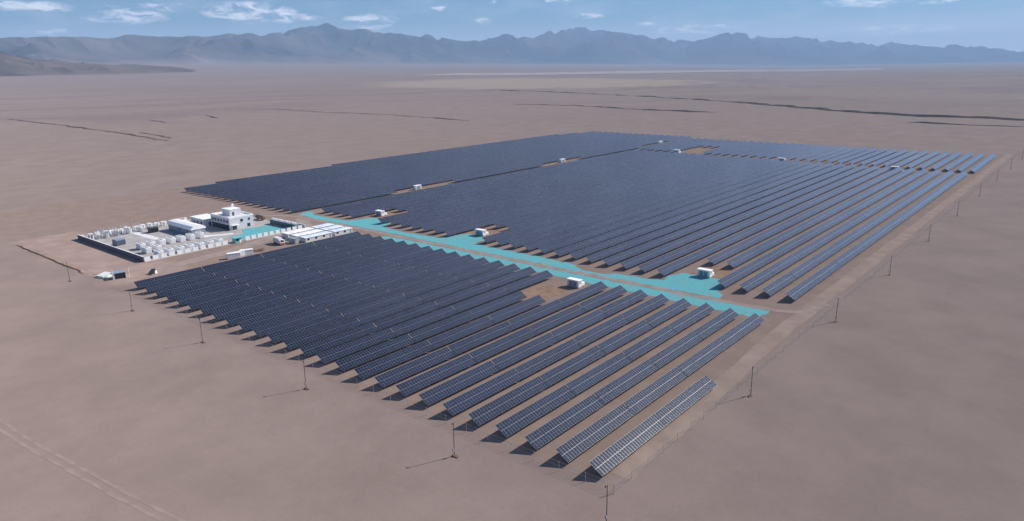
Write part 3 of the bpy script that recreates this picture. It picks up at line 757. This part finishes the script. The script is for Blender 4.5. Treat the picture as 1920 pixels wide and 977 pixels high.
for i, (x, y, h) in enumerate(((25.5, 340.5, 3.4), (29, 341.5, 2.8), (33.2, 340.6, 3.6), (38.8, 341, 3.0), (45, 340.8, 3.4), (51.5, 341.2, 2.6))):
    unit('equipment_box', f'taller white equipment box before the rear wall cabinets, {ordinal(i + 1)} from the desert wall', 'cabinet', (x, y, 0), 1.9, 2.6, h, OFFWHITE if i % 2 else WHITE, 4 * i, 'white equipment boxes before the rear wall cabinets', 4 if i % 2 else 0)
for i, (x, y) in enumerate(((32, 344), (48.5, 344), (62, 342))):
    t = thing('lightning_mast', f'thin pale mast rising above the switchgear, {ordinal(i + 1)} from the desert wall', 'mast', (x, y, 0), 0, 'thin masts above the switchgear')
    MB().tube((0, 0, .2), (0, 0, 13), .2, .05).build('mast', STEEL, t); MB().box(-.5, .5, -.5, .5, 0, .2).build('base', CONC, t)
for i, (x, y) in enumerate(((30, 338), (36, 338), (42, 339), (48.5, 338.5))):
    t = thing('busbar_gantry', f'grey busbar gantry before the switchgear cabinets, {ordinal(i + 1)} from the desert wall', 'gantry', (x, y, 0), 0, 'busbar gantries of the compound')
    for s in (-2.2, 2.2): MB().tube((s, 0, 0), (s, 0, 5.5), .14).build('post', STEEL, t)
    MB().box(-2.4, 2.4, -.12, .12, 5.5, 5.75).build('beam', STEEL, t)
    for s in (-1.4, 0, 1.4): MB().tube((s, 0, 4.6), (s, 0, 5.5), .1).build('insulator', WHITE, t)
unit('storage_unit', 'faded pink storage unit behind the long shed', 'container', (76, 346, 0), 5.5, 2.4, 2.5, PINK, 5)
unit('storage_unit', 'white storage unit between the shed and the annex', 'container', (75, 336, 0), 2.5, 6, 2.6, WHITE, 0)
unit('storage_unit', 'grey storage unit against the control building penthouse side', 'container', (101.5, 318, 0), 2.5, 5, 2.4, GREY, 0)

# ------------------------------------------------------------------ workers' camp, vehicles, clutter outside the wall
CAMPROOF = (mat('pale_blue_roof', (.56, .63, .70), .5, var=.2, scale=.4), mat('dusty_white_roof', (.70, .71, .73), .6, var=.18, scale=.4))
def camp(label, x0, x1, y0, y1, h=2.25):
    t = thing('camp_block', label, 'cabin', (x0, y0, 0), 0, 'white camp blocks beside the nearest panel block')
    L, D = x1 - x0, y1 - y0
    MB().box(0, L, 0, D, 0, h).build('wall', OFFWHITE, t)
    MB().prism([(-.25, h), (D + .25, h), (D + .25, h + .12), (D / 2, h + .3), (-.25, h + .12)], -.2, L + .2, axis='x').build('roof', CAMPROOF[int(x0 + y0) % 2], t)
    n = max(2, int(L / 4.2)); pm = None
    for i in range(n):
        x = 1 + i * (L - 2) / n
        w = MB().box(x, x + 1.3, -.05, -.005, 1, 2).build('window', GLASSD, t); MB().box(x - .05, x + 1.35, -.09, -.055, .9, .98).build('sill', WHITE, w)
    MB().box(L - 1.6, L - .7, -.05, -.005, 0, 2.05).build('door', BLUEGREY, t)
k = 0
for (y0, y1) in ((240.5, 246.2), (248.2, 254.2), (256.4, 262.4)):
    for (x0, x1) in ((91.5, 108), (110, 121.5)):
        lab = ('first', 'second', 'third')[k // 2] + ' white camp block out from the panel row, ' + ('compound half' if k % 2 == 0 else 'road half')
        camp(lab, x0, x1, y0, y1); k += 1

t = thing('box_truck', 'white box truck with a red front end parked beside the camp blocks', 'truck', (81.5, 249.5, 0), R(-6))
MB().box(-1.25, 1.25, -1.8, 4.2, .9, 3.3).build('cargo_box', OFFWHITE, t, .05)
MB().prism([(-4.0, .6), (-2.0, .6), (-2.0, 2.7), (-3.2, 2.7), (-4.0, 1.6)], -1.15, 1.15, axis='x').build('cab', WHITE, t)
MB().box(-1.16, 1.16, -4.12, -4.005, .5, 1.25).build('front_panel', RED, t)
MB().prism([(-3.99, 1.72), (-3.22, 2.62), (-3.26, 2.64), (-4.03, 1.74)], -.95, .95, axis='x').build('windscreen', GLASSD, t)
MB().box(-.5, .5, -3.6, 4.1, .55, .9).build('chassis', DARK, t)
for y in (-3.1, 1.9, 3.1):
    for x in (-1.2, .9): MB().tube((x, y, .5), (x + .3, y, .5), .5, n=14).build('wheel', DARK, t)
for x in (-.95, .7): MB().box(x, x + .25, -4.17, -4.125, .8, 1.0).build('headlight', WHITE, t)

unit('site_cabin', 'dark blue site cabin between the box truck and the camp', 'cabin', (87.6, 245.4, 0), 2.6, 5.5, 2.6, BLUEGREY, 0)  # dark box added in place of the camp block's shaded west face
for i, (x, y, w, d, h, m, lab) in enumerate(((52, 242, 2.5, 6, 2.6, WHITE, 'white site cabin beside the panels, nearest the desert wall'), (55.4, 243, 2.4, 4.5, 2.4, OFFWHITE, 'lower off-white site cabin in the middle of three beside the panels'),
                                            (59.4, 243.2, 2.5, 6, 2.5, WHITE, 'white site cabin beside the panels, next to the brown scrap heap'))):
    unit('site_cabin', lab, 'cabin', (x, y, 0), w, d, h, m, 90 if i == 1 else 70)
rg = random.Random(5); b = MB()
for i in range(26):
    x, y, z = rg.uniform(-3, 3), rg.uniform(-1.6, 1.6), rg.uniform(0, 1.1); s = rg.uniform(.3, .9)
    b.tube((x - s, y + rg.uniform(-.5, .5), z), (x + s, y + rg.uniform(-.5, .5), z + rg.uniform(-.1, .5)), rg.uniform(.08, .35), n=5)
o = b.build('scrap_heap', BROWN); o.location = (66.2, 244, 0); tag(o, 'brown heap of scrap timber beyond the site cabins', 'scrap heap')

t = thing('guard_hut', 'small open-fronted white guard hut with pale green sheets beside the earth bank', 'hut', (3.6, 252, 0), R(-12))
MB().box(-2.4, -2.2, -2.2, 2.2, 0, 2.6).box(2.2, 2.4, -2.2, 2.2, 0, 2.6).box(-2.2, 2.2, 2.0, 2.2, 0, 2.6).build('wall', WHITE, t)
MB().box(-2.6, 2.6, -2.4, 2.4, 2.6, 2.75).build('roof', BLUEGREY, t)
MB().box(-2.1, 2.1, -1.6, 1.9, .05, 2.3).build('inside_shade', DARK, t)  # solid dark block in place of the shade inside the hut
for x in (-2.9, 3.4): MB().tube((x, -2.9, 0), (x, -2.9, 4.4), .13, n=6).build('gate_post', WHITE, t)
t = thing('sheet_pile', 'pale green roofing sheets lying on the sand before the guard hut', 'sheets', (-.2, 259, 0), R(15))
MB().box(-2.3, 2.3, -3, 3, 0, .5).box(-1.9, 2.1, -2.6, 2.4, .5, .8).build('lower_sheet', PALEGREEN, t)
MB().prism([(-2, .8), (2.2, 1.6), (2.2, 1.7), (-2, .9)], -2.2, 2.0).build('upper_sheet', WHITE, t)
t = thing('tilted_panel', 'small dark tilted panel with a white box on the site road verge', 'panel', (14.8, 245.6, 0), R(20))
MB().prism([(-1.4, .2), (1.4, 2.1), (1.4, 2.2), (-1.4, .3)], -1.3, 1.3).build('panel', DARK, t)
MB().box(1.2, 2.3, -.7, .5, 0, 1.4).build('box', WHITE, t); MB().tube((.6, 0, 0), (.6, 0, 1.6), .08).build('post', STEEL, t)
